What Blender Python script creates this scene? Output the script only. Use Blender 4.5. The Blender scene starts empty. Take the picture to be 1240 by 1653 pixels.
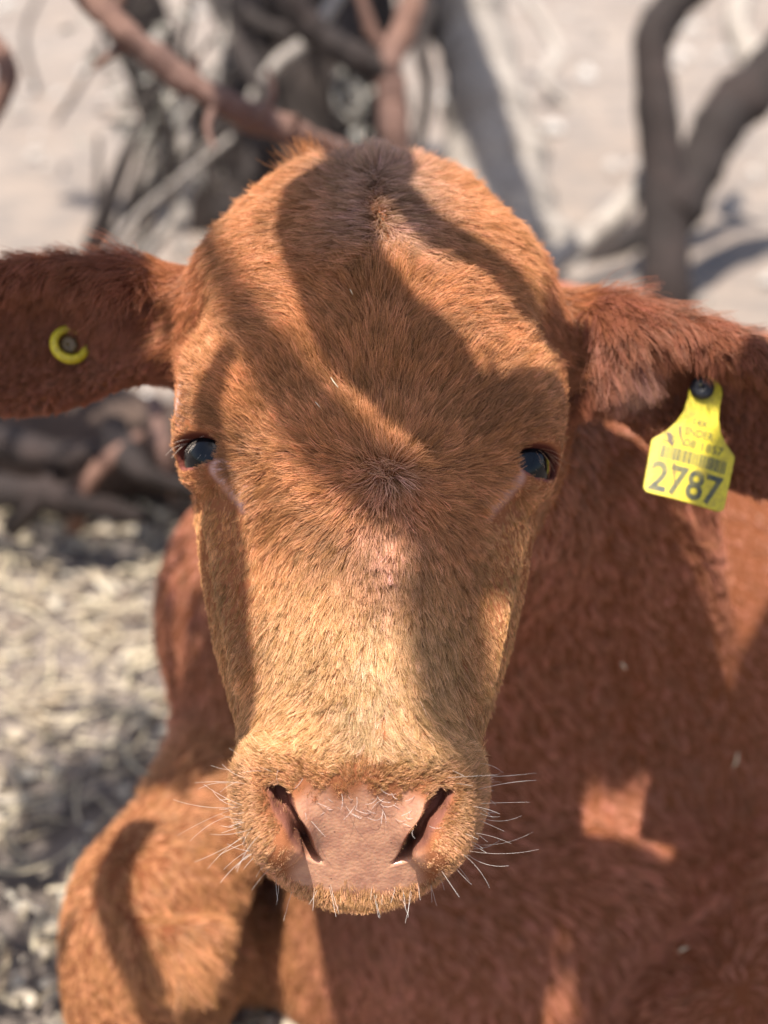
import bpy, bmesh, math, random
import numpy as np
from mathutils import Vector, Matrix, kdtree

random.seed(7)
rng = np.random.default_rng(11)
SC = bpy.context.scene
COL = SC.collection

# ------------------------------------------------------------------ camera
F_PX = 2270.0                       # focal length in pixels of the 1240x1653 photograph
PITCH = math.radians(28)
CAM = np.array([0.0, 0.0, 0.85])
VD = np.array([0.0, math.cos(PITCH), -math.sin(PITCH)])     # view direction
VU = np.array([0.0, math.sin(PITCH), math.cos(PITCH)])      # up
VX = np.array([1.0, 0.0, 0.0])

def P(px, py, D):
    """a place in the world: how far along the view, how far to the side and up"""
    return CAM + VD*D + VX*((px-620)/F_PX*D) - VU*((py-826.5)/F_PX*D)

cam_data = bpy.data.cameras.new('camera')
cam = bpy.data.objects.new('camera', cam_data)
COL.objects.link(cam)
cam.location = CAM
cam.rotation_euler = (math.pi/2-PITCH, 0, 0)
cam_data.sensor_fit = 'VERTICAL'
cam_data.sensor_height = 36
cam_data.lens = F_PX/1653*36
cam_data.clip_start = 0.02
cam_data.clip_end = 2000
cam_data.dof.use_dof = True
cam_data.dof.focus_distance = 0.652
cam_data.dof.aperture_fstop = 4.1
cam_data.dof.aperture_blades = 0
SC.camera = cam

# ------------------------------------------------------------------ light
SUN_TO = np.array([-0.12, -0.30, 0.94]); SUN_TO /= np.linalg.norm(SUN_TO)
elev = math.asin(SUN_TO[2])
world = bpy.data.worlds.new('World'); SC.world = world
world.use_nodes = True
wn = world.node_tree.nodes; wl = world.node_tree.links
sky = wn.new('ShaderNodeTexSky'); sky.sky_type = 'NISHITA'; sky.sun_disc = False
sky.sun_elevation = elev
sky.sun_rotation = math.atan2(SUN_TO[0], SUN_TO[1])
sky.dust_density = 2.0
bg = wn['Background']; bg.inputs['Strength'].default_value = 0.105
wl.new(sky.outputs[0], bg.inputs[0])
sun_data = bpy.data.lights.new('sun', 'SUN')
sun_data.energy = 5.0; sun_data.angle = math.radians(0.53); sun_data.color = (1.0, 0.95, 0.88)
sun = bpy.data.objects.new('sun', sun_data); COL.objects.link(sun)
sun.rotation_euler = Vector(-SUN_TO).to_track_quat('-Z', 'Y').to_euler()
sun.location = (-3, -2, 9)

SC.view_settings.view_transform = 'Standard'
SC.view_settings.look = 'None'
SC.view_settings.gamma = 1
SC.view_settings.use_curve_mapping = False
SC.view_settings.exposure = 0.95
SC.render.engine = 'CYCLES'
SC.cycles.max_bounces = 8
SC.cycles.diffuse_bounces = 4
SC.cycles.glossy_bounces = 4
SC.cycles.transmission_bounces = 8
SC.cycles.use_denoising = True
SC.cycles_curves.shape = 'RIBBONS'
SC.cycles_curves.subdivisions = 2

NF_FACE, NF_EAR, NF_BODY = 390000, 65000, 270000

# ------------------------------------------------------------------ helpers
def tag(o, label=None, category=None, group=None, kind=None):
    for k, v in (('label', label), ('category', category), ('group', group), ('kind', kind)):
        if v: o[k] = v
    return o

def link(name, mesh, mat=None, parent=None, smooth=True):
    o = bpy.data.objects.new(name, mesh); COL.objects.link(o)
    if mat: mesh.materials.append(mat)
    if parent: o.parent = parent
    if smooth and isinstance(mesh, bpy.types.Mesh):
        mesh.polygons.foreach_set('use_smooth', np.ones(len(mesh.polygons), bool))
    return o

def mesh_from(name, v, f):
    m = bpy.data.meshes.new(name); m.from_pydata([tuple(map(float, p)) for p in v], [], f); m.update(); return m

def unit(v):
    v = np.asarray(v, float)
    return v/np.maximum(np.linalg.norm(v, axis=-1, keepdims=True), 1e-12)

class Mat:
    """small node-tree writer"""
    def __init__(s, name):
        s.m = bpy.data.materials.new(name); s.m.use_nodes = True
        s.t = s.m.node_tree; s.n = s.t.nodes; s.l = s.t.links
        s.b = s.n['Principled BSDF']; s.out = s.n['Material Output']
    def node(s, kind, **kw):
        n = s.n.new(kind)
        for k, v in kw.items(): setattr(n, k, v)
        return n
    def put(s, sock, v):
        if hasattr(v, 'links') or isinstance(v, bpy.types.NodeSocket): s.l.new(v, sock)
        else: sock.default_value = v
    def noise(s, scale, detail=4, rough=0.55, vec=None, dist=0.0):
        n = s.node('ShaderNodeTexNoise')
        n.inputs['Scale'].default_value = scale; n.inputs['Detail'].default_value = detail
        n.inputs['Roughness'].default_value = rough; n.inputs['Distortion'].default_value = dist
        s.put(n.inputs['Vector'], vec if vec is not None else s.coord())
        return n.outputs['Fac']
    def coord(s):
        if not hasattr(s, '_c'):
            s._c = s.node('ShaderNodeTexCoord').outputs['Object']
        return s._c
    def ramp(s, fac, stops):
        r = s.node('ShaderNodeValToRGB'); e = r.color_ramp.elements
        while len(e) < len(stops): e.new(0.5)
        for el, (p, c) in zip(e, stops):
            el.position = p; el.color = (*c, 1) if len(c) == 3 else c
        s.l.new(fac, r.inputs[0]); return r.outputs[0]
    def mix(s, fac, a, b, mode='MIX'):
        n = s.node('ShaderNodeMix', data_type='RGBA', blend_type=mode)
        s.put(n.inputs[0], fac)
        for sock, v in ((n.inputs[6], a), (n.inputs[7], b)):
            s.put(sock, (*v, 1) if isinstance(v, tuple) and len(v) == 3 else v)
        return n.outputs[2]
    def math(s, op, a, b=0.5):
        n = s.node('ShaderNodeMath', operation=op); s.put(n.inputs[0], a); s.put(n.inputs[1], b); return n.outputs[0]
    def attr(s, name, out='Color'):
        n = s.node('ShaderNodeAttribute'); n.attribute_name = name; return n.outputs[out]
    def bump(s, h, strength=0.4, dist=0.01):
        b = s.node('ShaderNodeBump'); b.inputs['Strength'].default_value = strength; b.inputs['Distance'].default_value = dist
        s.l.new(h, b.inputs['Height']); s.l.new(b.outputs[0], s.b.inputs['Normal']); return b
    def set(s, **kw):
        for k, v in kw.items(): s.put(s.b.inputs[k.replace('_', ' ')], v if not (isinstance(v, tuple) and len(v) == 3 and 'Color' in k or k == 'Base_Color' and isinstance(v, tuple) and len(v) == 3) else (*v, 1))
        return s

# ------------------------------------------------------------------ the calf: shape as a distance field
TILT, YAW, ROLL = math.radians(18), math.radians(1.5), math.radians(1.3)
HA = -VU*math.cos(TILT) - VD*math.sin(TILT)         # poll -> nose
HN = -VD*math.cos(TILT) + VU*math.sin(TILT)         # out of the face
HX = VX.copy()
HX, HN = HX*math.cos(YAW) - HN*math.sin(YAW), HN*math.cos(YAW) + HX*math.sin(YAW)
def rot(v, ax, a):
    return v*math.cos(a) + np.cross(ax, v)*math.sin(a) + ax*np.dot(ax, v)*(1-math.cos(a))
HX, HN, HA = (rot(v, VD, ROLL) for v in (HX, HN, HA))
HW = P(595, 778, 0.662)                             # whorl between the eyes
HM = np.stack([HX, HA, HN])                         # rows
def head_local(p): return (p-HW)@HM.T*100.0         # centimetres: x, along the face, out of the face
def head_world(q): return HW + (np.asarray(q, float)/100.0)@HM

def smin(a, b, k):
    h = np.maximum(k-np.abs(a-b), 0)/k
    return np.minimum(a, b) - h*h*k*0.25
def sstep(a, b, v):
    t = np.clip((v-a)/(b-a), 0, 1); return t*t*(3-2*t)
def smax(a, b, k): return -smin(-a, -b, k)
def ell(p, c, r):
    q = (p-np.asarray(c, np.float32))/np.asarray(r, np.float32)
    k0 = np.sqrt((q*q).sum(1)); q2 = q/np.asarray(r, np.float32)
    k1 = np.sqrt((q2*q2).sum(1)); return k0*(k0-1)/np.maximum(k1, 1e-6)
def ellR(p, c, R, r): return ell((p-np.asarray(c, np.float32))@np.asarray(R, np.float32).T, (0, 0, 0), r)
def cap(p, a, b, ra, rb):
    a = np.asarray(a, np.float32); b = np.asarray(b, np.float32)
    ba = b-a; t = np.clip((p-a)@ba/(ba@ba), 0, 1)
    d = p-a-t[:, None]*ba
    return np.sqrt((d*d).sum(1)) - (ra+(rb-ra)*t)
def table(xs, ys):
    """smooth curve through the points, as a lookup"""
    xs = np.array(xs, float); ys = np.array(ys, float)
    m = np.gradient(ys, xs); g = np.linspace(xs[0], xs[-1], 400)
    i = np.clip(np.searchsorted(xs, g, side='right')-1, 0, len(xs)-2)
    h = xs[i+1]-xs[i]; t = (g-xs[i])/h
    v = (2*t**3-3*t**2+1)*ys[i]+(t**3-2*t**2+t)*h*m[i]+(-2*t**3+3*t**2)*ys[i+1]+(t**3-t**2)*h*m[i+1]
    return lambda q: np.interp(q, g, v).astype(np.float32)
TT = [-16, -12, -8, -4, 0, 3, 6, 9.7, 12, 14, 16, 19]
T_w = table(TT, [7.8, 9.1, 9.2, 8.95, 8.75, 8.3, 7.55, 6.3, 5.55, 5.15, 5.0, 4.8])
T_nf = table(TT, [-0.6, 0.75, 1.0, 0.7, 0.15, -0.1, -0.3, -0.45, -0.5, -0.5, -0.6, -1.0])
T_nc = table(TT, [-6.5, -6.5, -6.5, -6.5, -7, -7.0, -6.5, -5.5, -4.7, -4.2, -4.2, -4.5])
T_nb = table(TT, [-12, -14, -15.5, -16.5, -16.5, -15.5, -13, -10.5, -9, -8, -7.5, -7])
T_pf = table(TT, [2.2, 2.4, 2.5, 2.2, 1.75, 1.5, 1.42, 1.5, 1.8, 2.2, 2.4, 2.4])

def sdf_head(q):
    x, t, n = np.abs(q[:, 0]), q[:, 1], q[:, 2]
    qa = np.stack([x, t, n], 1)
    w, nf, nc, nb, pf = T_w(t), T_nf(t), T_nc(t), T_nb(t), T_pf(t)
    front = n > nc
    h = np.where(front, nf-nc, nc-nb); p = np.where(front, pf, 2.2)
    g = ((x/w)**p + (np.abs(n-nc)/h)**p)**(1/p)
    f = (g-1)*np.minimum(w, h)*0.9
    f = smax(f, -14.5-t, 2.0)
    f = smin(f, ell(qa, (0, -10.9, -6.6), (9.4, 9.5, 7.9)), 2.0)       # cranium
    f = smin(f, ell(qa, (0, -18.4, -8.2), (5.5, 2.4, 3.5)), 3.0)         # poll
    f = smax(f, -ell(qa, (9.9, -8.2, -1.4), (1.4, 2.6, 1.7)), 2.4)       # temple
    f = smin(f, cap(qa, (7.3, 1.2, -3.7), (5.7, 8.6, -3.1), 0.55, 0.45), 1.7)   # cheek crest
    f = smax(f, -ell(qa, (5.0, 4.6, -0.2), (0.8, 4.2, 0.9)), 1.6)
    f = smin(f, ell(qa, (7.4, -5.2, -3.1), (2.0, 2.6, 2.0)), 2.4)        # brow over the eye
    f = smin(f, ell(qa, (8.1, -2.9, -4.2), (1.5, 2.0, 1.9)), 1.2)        # lids
    f = smax(f, -ell(qa, (8.9, 1.6, -0.6), (2.2, 2.8, 1.5)), 2.6)        # hollow before the eye
    f = smin(f, cap(qa, (5.9, 0.0, -2.2), (7.7, -2.1, -3.4), 0.1, 0.45), 1.3)    # tear ridge
    u = np.clip((t+1.5)/13.5, 0, 1)                                       # flat bridge of the nose
    bw = 3.7-0.5*np.sin(u*3.14); bx_ = np.maximum(x-bw+1.6, 0); bn_ = n-(nf-1.75)
    f = smin(f, smax(np.sqrt(bx_**2+np.maximum(bn_, 0)**2)-1.6, np.maximum(-3.0-t, t-13.0), 1.5), 1.6)
    # muzzle
    f = smin(f, ell(qa, (0, 15.1, -4.3), (5.2, 3.3, 3.7)), 2.6)
    f = smin(f, ell(qa, (3.85, 14.9, -2.4), (1.6, 2.3, 1.8)), 2.0)       # nostril wing
    f = smin(f, ell(qa, (0, 13.9, -1.5), (2.8, 1.5, 0.9)), 1.8)
    pad = t*0.74 + n*0.672 - 9.85 + 0.038*x*x                            # flat of the nose
    f = smax(f, pad, 1.3)
    f = smin(f, ell(qa, (3.55, 15.1, -2.9), (1.6, 2.5, 2.0)), 1.0)
    f = smin(f, ell(qa, (0, 15.6, -8.2), (3.6, 2.6, 2.2)), 0.8)          # chin
    f = smax(f, -cap(qa, (0, 18.2, -5.95), (3.2, 17.4, -6.2), 0.10, 0.16), 0.3)   # mouth line
    f = smax(f, -ell(qa, (4.0, 15.2, -0.35), (0.95, 1.75, 0.95)), 0.9)     # dish outside the nostril
    # eye opening, cut from the side and front
    e = ell(qa, (8.62, -2.3, -2.85), (1.5, 0.64, 1.7))
    f = smax(f, -e, 0.4)
    return f

EYE = (7.4, -2.45, -4.05); EYE_R = 1.85

def frame(ax, nrm):
    a = unit(np.array(ax)); b = np.array(nrm, float); b = unit(b-a*np.dot(a, b)); return np.stack([a, b, np.cross(a, b)])

# ears: axis, inner-face normal
EL_c = P(95, 535, .765); EL_R = frame(P(-250, 590, .775)-P(290, 500, .775), -VD*0.95 - VU*0.35 - VX*0.1)
ER_c = P(1130, 632, .765); ER_R = frame(P(1330, 775, .755)-P(940, 548, .77), -VD*0.9 - VU*0.55 + VX*0.05)

def sdf_ear(p, c, R, base_in, base_out, L, Wd):
    q = (p-np.asarray(c, np.float32))@R.astype(np.float32).T
    q[:, 2] /= 1-.45*sstep(.02, -.10, q[:, 0]); q[:, 2] *= 1.02
    o = ell(q, (0, 0, 0), (L, 0.026, Wd))
    hollow = ell(q, (0.008, 0.026, 0.002), (L*0.94, 0.0345, Wd*0.87))
    f = smax(o, -hollow, 0.010)
    f = smin(f, cap(p, base_in, base_out, 0.034, 0.024), 0.026)
    return f

def sdf_body(p):
    # trunk, chest, neck
    b = ell(p, (0.22, 1.18, 0.15), (0.27, 0.30, 0.205))
    b = smin(b, cap(p, (0.24, 1.20, 0.17), (0.86, 1.36, 0.16), 0.19, 0.20), 0.10)
    b = smin(b, ell(p, (0.10, 0.98, 0.22), (0.21, 0.16, 0.21)), 0.10)        # chest
    b = smin(b, ell(p, (0.15, 0.86, 0.05), (0.215, 0.16, 0.15)), 0.05)        # brisket
    b = smin(b, ell(p, (0.10, 0.82, 0.0), (0.19, 0.12, 0.12)), 0.04)
    b = smin(b, ell(p, (-0.085, 0.93, 0.26), (0.092, 0.10, 0.12)), 0.05)     # shoulder
    b = smin(b, ell(p, (0.28, 0.98, 0.24), (0.15, 0.17, 0.19)), 0.08)        # other shoulder
    b = smin(b, cap(p, (0.02, 0.76, 0.485), (0.12, 1.04, 0.33), 0.098, 0.16), 0.08)   # neck
    b = smin(b, cap(p, (0.01, 0.80, 0.40), (0.01, 0.80, 0.10), 0.06, 0.075), 0.06)    # dewlap
    for fx, r_ in ((0.055, .020), (0.085, .024), (0.12, .022), (0.16, .026), (0.205, .024)):      # neck folds
        b = smin(b, cap(p, (fx*.8+.02, 0.775+.1*fx, 0.47), (fx*1.15+0.02, 0.805+.25*fx, 0.14), r_*.8, r_*1.2), 0.018)
    # folded front legs
    b = smin(b, cap(p, (-0.095, 0.90, 0.19), (-0.148, 0.73, 0.168), 0.056, 0.048), 0.03)
    b = smin(b, ell(p, (-0.168, 0.715, 0.112), (0.056, 0.064, 0.098)), 0.04)
    b = smin(b, cap(p, (-0.165, 0.70, 0.075), (-0.11, 0.86, 0.045), 0.046, 0.036), 0.02)
    b = smin(b, cap(p, (0.30, 0.92, 0.14), (0.275, 0.68, 0.085), 0.085, 0.08), 0.04)
    b = smin(b, ell(p, (0.265, 0.655, 0.075), (0.10, 0.09, 0.08)), 0.03)
    b = smin(b, cap(p, (-0.12, 0.80, 0.03), (0.0, 0.83, 0.04), 0.035, 0.05), 0.02)
    for k, (y0, y1, r_) in enumerate(((1492, 1488, .012), (1520, 1518, .011), (1548, 1552, .011), (1578, 1590, .010))):   # wrinkles at the fold
        b = smin(b, cap(p, P(232-4*k, y0, .897), P(345-12*k, y1-6*k, .915-.004*k), r_*.8, r_*1.1), 0.006)
    b = smax(b, -cap(p, P(235, 1476, .896), P(355, 1466, .917), .006, .011), 0.010)      # crease over the fold
    # hind quarter, far end
    b = smin(b, ell(p, (0.80, 1.28, 0.19), (0.22, 0.24, 0.20)), 0.10)
    return b

def sdf(p):
    """p: (M,3) metres, world"""
    p = p.astype(np.float32)
    f = np.full(len(p), 9.0, np.float32)
    far = p[:, 1] > 0.57
    if far.any(): f[far] = sdf_body(p[far])
    q = head_local(p)
    near = (np.abs(q).max(1) < 26)
    hd = np.full(len(p), 9.0, np.float32)
    if near.any(): hd[near] = sdf_head(q[near])/100.0
    f = smin(f, hd, 0.035)
    for c, R, bi, bo, L, Wd in ((EL_c, EL_R, head_world((-6.5, -10.0, -9.5)), P(225, 505, .775), 0.105, 0.0425),
                                (ER_c, ER_R, head_world((6.5, -9.0, -9.5)), P(990, 568, .77), 0.100, 0.041)):
        m = np.linalg.norm(p-c.astype(np.float32), axis=1) < 0.24
        if m.any(): f[m] = smin(f[m], sdf_ear(p[m], c, R, bi, bo, L, Wd), 0.014)
    f = np.maximum(f, 0.004-p[:, 2])
    return f

def grad(p, e=0.001):
    p = p.astype(np.float32); g = np.zeros((len(p), 3), np.float32)
    for k in ((1, -1, -1), (-1, -1, 1), (-1, 1, -1), (1, 1, 1)):
        k = np.array(k, np.float32); g += k*sdf(p+k*e)[:, None]
    return unit(g).astype(np.float32)

def surface_nets(lo, hi, h):
    lo = np.array(lo, float); n = np.ceil((np.array(hi)-lo)/h).astype(int)+1
    B = 6; nb = (n+B-1)//B; n = nb*B
    # coarse pass: evaluate block centres, keep those near the skin
    gi = np.stack(np.meshgrid(*[np.arange(k) for k in nb], indexing='ij'), -1).reshape(-1, 3)
    cen = lo + (gi*B+B/2-0.5)*h
    fc = sdf(cen); keep = np.abs(fc) < (B*h*0.87+0.022)
    V = np.where(np.repeat(np.repeat(np.repeat((fc < 0).reshape(nb), B, 0), B, 1), B, 2), -1.0, 1.0).astype(np.float32)
    off = np.stack(np.meshgrid(*[np.arange(B)]*3, indexing='ij'), -1).reshape(-1, 3)
    gk = gi[keep]
    idx = (gk[:, None, :]*B+off[None]).reshape(-1, 3)
    for s in range(0, len(idx), 400000):
        i = idx[s:s+400000]; V[i[:, 0], i[:, 1], i[:, 2]] = sdf(lo+i*h)
    I = V < 0
    c = np.zeros(tuple(n-1), np.int8)
    for a in (0, 1):
        for b in (0, 1):
            for d in (0, 1):
                c += I[a:n[0]-1+a, b:n[1]-1+b, d:n[2]-1+d]
    cells = np.argwhere((c > 0) & (c < 8))
    vid = np.full(tuple(n), -1, np.int64); vid[tuple(cells.T)] = np.arange(len(cells))
    acc = np.zeros((len(cells), 3)); cnt = np.zeros(len(cells))
    cor = np.array([(a, b, d) for a in (0, 1) for b in (0, 1) for d in (0, 1)])
    for i0, i1 in [(i, j) for i in range(8) for j in range(i+1, 8) if abs(cor[i]-cor[j]).sum() == 1]:
        A = cells+cor[i0]; Bc = cells+cor[i1]
        va = V[tuple(A.T)]; vb = V[tuple(Bc.T)]; m = (va < 0) != (vb < 0)
        t = np.where(m, va/np.where(m, va-vb, 1), 0)
        acc += np.where(m[:, None], A+(Bc-A)*t[:, None], 0); cnt += m
    verts = lo+acc/cnt[:, None]*h
    quads = []
    for ax in range(3):
        o1, o2 = (ax+1) % 3, (ax+2) % 3
        sl0 = [slice(1, k-1) for k in n]; sl1 = [slice(1, k-1) for k in n]
        sl1[ax] = slice(2, n[ax])
        e = np.argwhere(I[tuple(sl0)] != I[tuple(sl1)])+1
        ins = I[tuple(e.T)]
        d1 = np.zeros(3, int); d1[o1] = 1; d2 = np.zeros(3, int); d2[o2] = 1
        q = np.stack([vid[tuple((e-d1-d2).T)], vid[tuple((e-d2).T)], vid[tuple(e.T)], vid[tuple((e-d1).T)]], 1)
        q[~ins] = q[~ins][:, ::-1]; quads.append(q[(q >= 0).all(1)])
    return verts, np.concatenate(quads)

bv, bq = surface_nets((-0.36, 0.40, -0.03), (1.12, 1.62, 0.84), 0.005)
for _ in range(2):
    bv = bv - grad(bv)*np.clip(sdf(bv), -.004, .004)[:, None]
def quick_mesh(name, v, q):
    m = bpy.data.meshes.new(name); q = np.asarray(q, np.int32)
    m.vertices.add(len(v)); m.vertices.foreach_set('co', np.asarray(v, np.float32).ravel())
    m.loops.add(q.size); m.loops.foreach_set('vertex_index', q.ravel())
    m.polygons.add(len(q)); m.polygons.foreach_set('loop_start', np.arange(len(q), dtype=np.int32)*q.shape[1])
    m.update(calc_edges=True); m.validate(); return m
# finer skin over the head, finer still round the muzzle and the eyes
bm = bmesh.new(); tmp = quick_mesh('tmp', bv, bq); bm.from_mesh(tmp); bpy.data.meshes.remove(tmp)
for rnd in range(4):
    co = np.array([v.co for v in bm.verts]); ql = head_local(co); ax = np.abs(ql[:, 0])
    bm.verts.index_update()
    if rnd == 0:
        need = (ql[:, 2] > -8) & (ql[:, 1] > -21) & (ql[:, 1] < 20) & (ax < 11.5)
    elif rnd == 1:
        need = (ql[:, 1] > 11.5) & (ql[:, 1] < 20) & (ql[:, 2] > -8) & (ax < 7)
        need |= (np.linalg.norm(np.stack([ax-8.6, ql[:, 1]+1.8, ql[:, 2]+3.6], 1), axis=1) < 3.6)
    else:
        need = (ql[:, 1] > 13) & (ql[:, 1] < 19) & (ql[:, 2] > -6) & (ax < 5.6) & (ax > 1.6)
        if rnd == 3: need &= (ax > 1.2) & (ax < 5.0) & (ql[:, 1] < 17.8)
        if rnd == 2: need |= (np.linalg.norm(np.stack([ax-8.9, ql[:, 1]+2.5, ql[:, 2]+3.8], 1), axis=1) < 2.4)
    ed = [e for e in bm.edges if need[e.verts[0].index] and need[e.verts[1].index]]
    bmesh.ops.subdivide_edges(bm, edges=ed, cuts=1, use_grid_fill=True)
bmesh.ops.triangulate(bm, faces=[f for f in bm.faces if len(f.verts) > 4])
bv = np.array([v.co for v in bm.verts])
for _ in range(3):
    bv = bv - grad(bv)*np.clip(sdf(bv), -.002, .002)[:, None]
bn = grad(bv)
# nostrils: a comma-shaped slit pushed into the muzzle, steep at the septum, sloping at the wing
def push_nostrils(v):
    q = head_local(v); x, t, n = np.abs(q[:, 0]), q[:, 1], q[:, 2]
    l = np.interp(t, [13.9, 14.5, 15.6, 16.8, 17.3], [3.75, 3.45, 2.9, 2.15, 1.75])
    e = x-l+.06*np.sin(t*4)
    k = sstep(-.42, -.22, e)*(1-sstep(.12, 1.1, e))
    k = k*sstep(13.75, 14.5, t)*(1-sstep(16.7, 17.25, t+.35*e))*sstep(-5.6, -5.0, n)*(x < 5.2)
    k = np.where((n > -6) & (t < 18), k, 0)
    k = k*.32+.68*k**4
    d = np.stack([np.sign(q[:, 0])*.28, np.full(len(q), -.62), np.full(len(q), -1.0)], 1); d /= np.linalg.norm(d, axis=1)[:, None]
    return v+(d*k[:, None]*1.9/100)@HM, k
bv, NOSK = push_nostrils(bv)
for v, c in zip(bm.verts, bv): v.co = c
bm.normal_update()
bn = np.where((NOSK > .001)[:, None], np.array([v.normal for v in bm.verts]), bn)
calf_mesh = bpy.data.meshes.new('calf'); bm.to_mesh(calf_mesh); bm.free()

calf_mesh.vertices.foreach_set('co', bv.astype(np.float32).ravel())
# ------------------------------------------------------------------ colours of the calf's skin
BQ = head_local(bv); bx = np.abs(BQ[:, 0])
def is_head(q): return (np.abs(q[:, 0]) < 11.5) & (q[:, 1] > -21) & (q[:, 1] < 20.5) & (q[:, 2] > -12)
def near_ear(p): 
    return np.minimum(np.linalg.norm((p-EL_c)@EL_R.T*[1, 1.6, 2.0], axis=1), np.linalg.norm((p-ER_c)@ER_R.T*[1, 1.6, 2.0], axis=1))
def pad_soft(q, grow_=0.0):
    x, t = np.abs(q[:, 0])-grow_, q[:, 1]+grow_*.5
    half = np.interp(t, [14.0, 14.8, 16.0, 17.2, 17.9, 18.4], [2.1, 2.7, 2.4, 2.6, 2.7, 1.7])
    r_ = .35*np.sin(q[:, 0]*5.1+q[:, 1]*2.3)+.25*np.sin(q[:, 1]*6.7-q[:, 0]*3.3)+.2*np.sin(q[:, 0]*13+q[:, 1]*11)
    return sstep(-1.1, .6, half-x+r_*.8)*sstep(13.9, 15.4, t+r_*.8)*(1-sstep(17.9, 18.7, t+r_*.4))*sstep(-6.6, -6.0, q[:, 2])
def pad_mask(q):
    """bare skin of the nose"""
    x, t, n = np.abs(q[:, 0]), q[:, 1], q[:, 2]
    half = np.interp(t, [14.0, 14.8, 16.0, 17.2, 17.9, 18.4], [2.3, 2.9, 2.5, 2.8, 3.0, 2.0])
    wob = 0.16*np.sin(q[:, 0]*3.1+1)+0.12*np.sin(q[:, 0]*7.3)
    return sstep(-.55, .45, half-x)*sstep(13.9, 15.1, t+wob)*(1-sstep(18.1, 18.7, t))*sstep(-6.6, -6.0, n)
def nostril_mask(q):
    x, t, n = np.abs(q[:, 0]), q[:, 1], q[:, 2]
    l = np.interp(t, [14.2, 15.6, 16.8], [3.5, 2.85, 2.05])
    return sstep(.85, .45, np.abs(x-l-.22))*sstep(13.7, 14.2, t)*sstep(17.6, 17.1, t)*sstep(-7, -6, n)
def lid_mask(q):
    x, t, n = np.abs(q[:, 0]), q[:, 1], q[:, 2]
    return sstep(1.25, 1.0, np.sqrt(((x-8.5)/1.5)**2+((t+2.25)/.74)**2+((n+2.95)/1.85)**2))
def tear_mask(q):
    x, t, n = np.abs(q[:, 0]), q[:, 1], q[:, 2]
    a = np.array([5.75, .45]); b = np.array([7.3, -1.35]); d = b-a
    k = np.clip(((x-a[0])*d[0]+(t-a[1])*d[1])/(d@d), 0, 1)
    return sstep(.60, .25, np.hypot(x-a[0]-k*d[0], t-a[1]-k*d[1]))*sstep(-5, -4, n)
def brow_glare_mask(q):
    """sun glare on the button-tag-side brow, painted as pale thin-furred skin"""
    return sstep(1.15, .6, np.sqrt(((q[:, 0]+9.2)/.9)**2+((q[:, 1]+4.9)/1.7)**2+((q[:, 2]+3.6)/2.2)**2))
BPAD, BNOS, BLID, BTEAR, BGLARE = (m(BQ)*is_head(BQ) for m in (pad_mask, nostril_mask, lid_mask, tear_mask, brow_glare_mask))
skin = np.tile(np.array([0.26, 0.095, 0.042]), (len(bv), 1))
skin[~is_head(BQ)] = (.17, .058, .026)
def lay(col, m):
    global skin
    skin = skin*(1-m[:, None])+np.array(col)*m[:, None]
lay((0.54, 0.275, 0.165), BPAD)
lay((0.23, 0.092, 0.062), sstep(.02, .25, NOSK)*(1-BPAD*.4))
lay((0.09, 0.028, 0.020), BLID)
lay((0.22, 0.075, 0.058), BLID*sstep(-2.2, -1.5, BQ[:, 1]))
lay((0.66, 0.42, 0.34), BGLARE)  # sun glare on the brow, painted into the skin colour
lay((0.55, 0.33, 0.28), BTEAR*(BQ[:, 0] < 0) + BTEAR*.5*(BQ[:, 0] > 0))
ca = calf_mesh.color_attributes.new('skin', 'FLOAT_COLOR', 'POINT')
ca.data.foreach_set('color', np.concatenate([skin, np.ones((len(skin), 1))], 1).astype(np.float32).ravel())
lay((0.055, 0.024, 0.020), sstep(.35, .8, NOSK))
wa = calf_mesh.attributes.new('bare', 'FLOAT', 'POINT'); wa.data.foreach_set('value', BPAD.astype(np.float32))

m = Mat('calf_skin')
base = m.attr('skin'); bare = m.attr('bare', 'Fac')
n1 = m.noise(140, 3); n2 = m.noise(900, 2)
vor = m.node('ShaderNodeTexVoronoi'); vor.inputs['Scale'].default_value = 560; m.l.new(m.coord(), vor.inputs['Vector'])
colr = m.mix(m.math('MULTIPLY', m.ramp(n1, [(.4, (0, 0, 0)), (.62, (1, 1, 1))]), m.math('MULTIPLY', bare, .55)), base, (.30, .125, .085))
vs = m.node('ShaderNodeTexVoronoi'); vs.inputs['Scale'].default_value = 240; m.l.new(m.coord(), vs.inputs['Vector'])
speck = m.ramp(vs.outputs['Distance'], [(.08, (1, 1, 1)), (.16, (0, 0, 0))])
sparse = m.ramp(m.noise(60, 2), [(.50, (0, 0, 0)), (.56, (1, 1, 1))])
colr = m.mix(m.math('MULTIPLY', m.math('MULTIPLY', speck, sparse), m.math('MULTIPLY', bare, .75)), colr, (.06, .025, .02))
m.l.new(colr, m.b.inputs['Base Color'])
m.l.new(m.math('SUBTRACT', .92, m.math('MULTIPLY', bare, .62)), m.b.inputs['Roughness']); m.l.new(m.math('MULTIPLY', bare, .5), m.b.inputs['Specular IOR Level'])
m.l.new(m.math('MULTIPLY', bare, .3), m.b.inputs['Subsurface Weight']); m.b.inputs['Subsurface Radius'].default_value = (.006, .002, .001); m.b.inputs['Subsurface Scale'].default_value = .6
hgt = m.math('ADD', m.math('MULTIPLY', m.noise(210, 3, .6), 1.6), m.math('ADD', m.math('MULTIPLY', vor.outputs['Distance'], -1.0), m.math('MULTIPLY', n2, .35)))
m.bump(hgt, .22, .0008)
calf = link('calf', calf_mesh, m.m)
tag(calf, 'red brown calf lying in dappled shade, facing the camera with ears out', 'calf')

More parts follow.
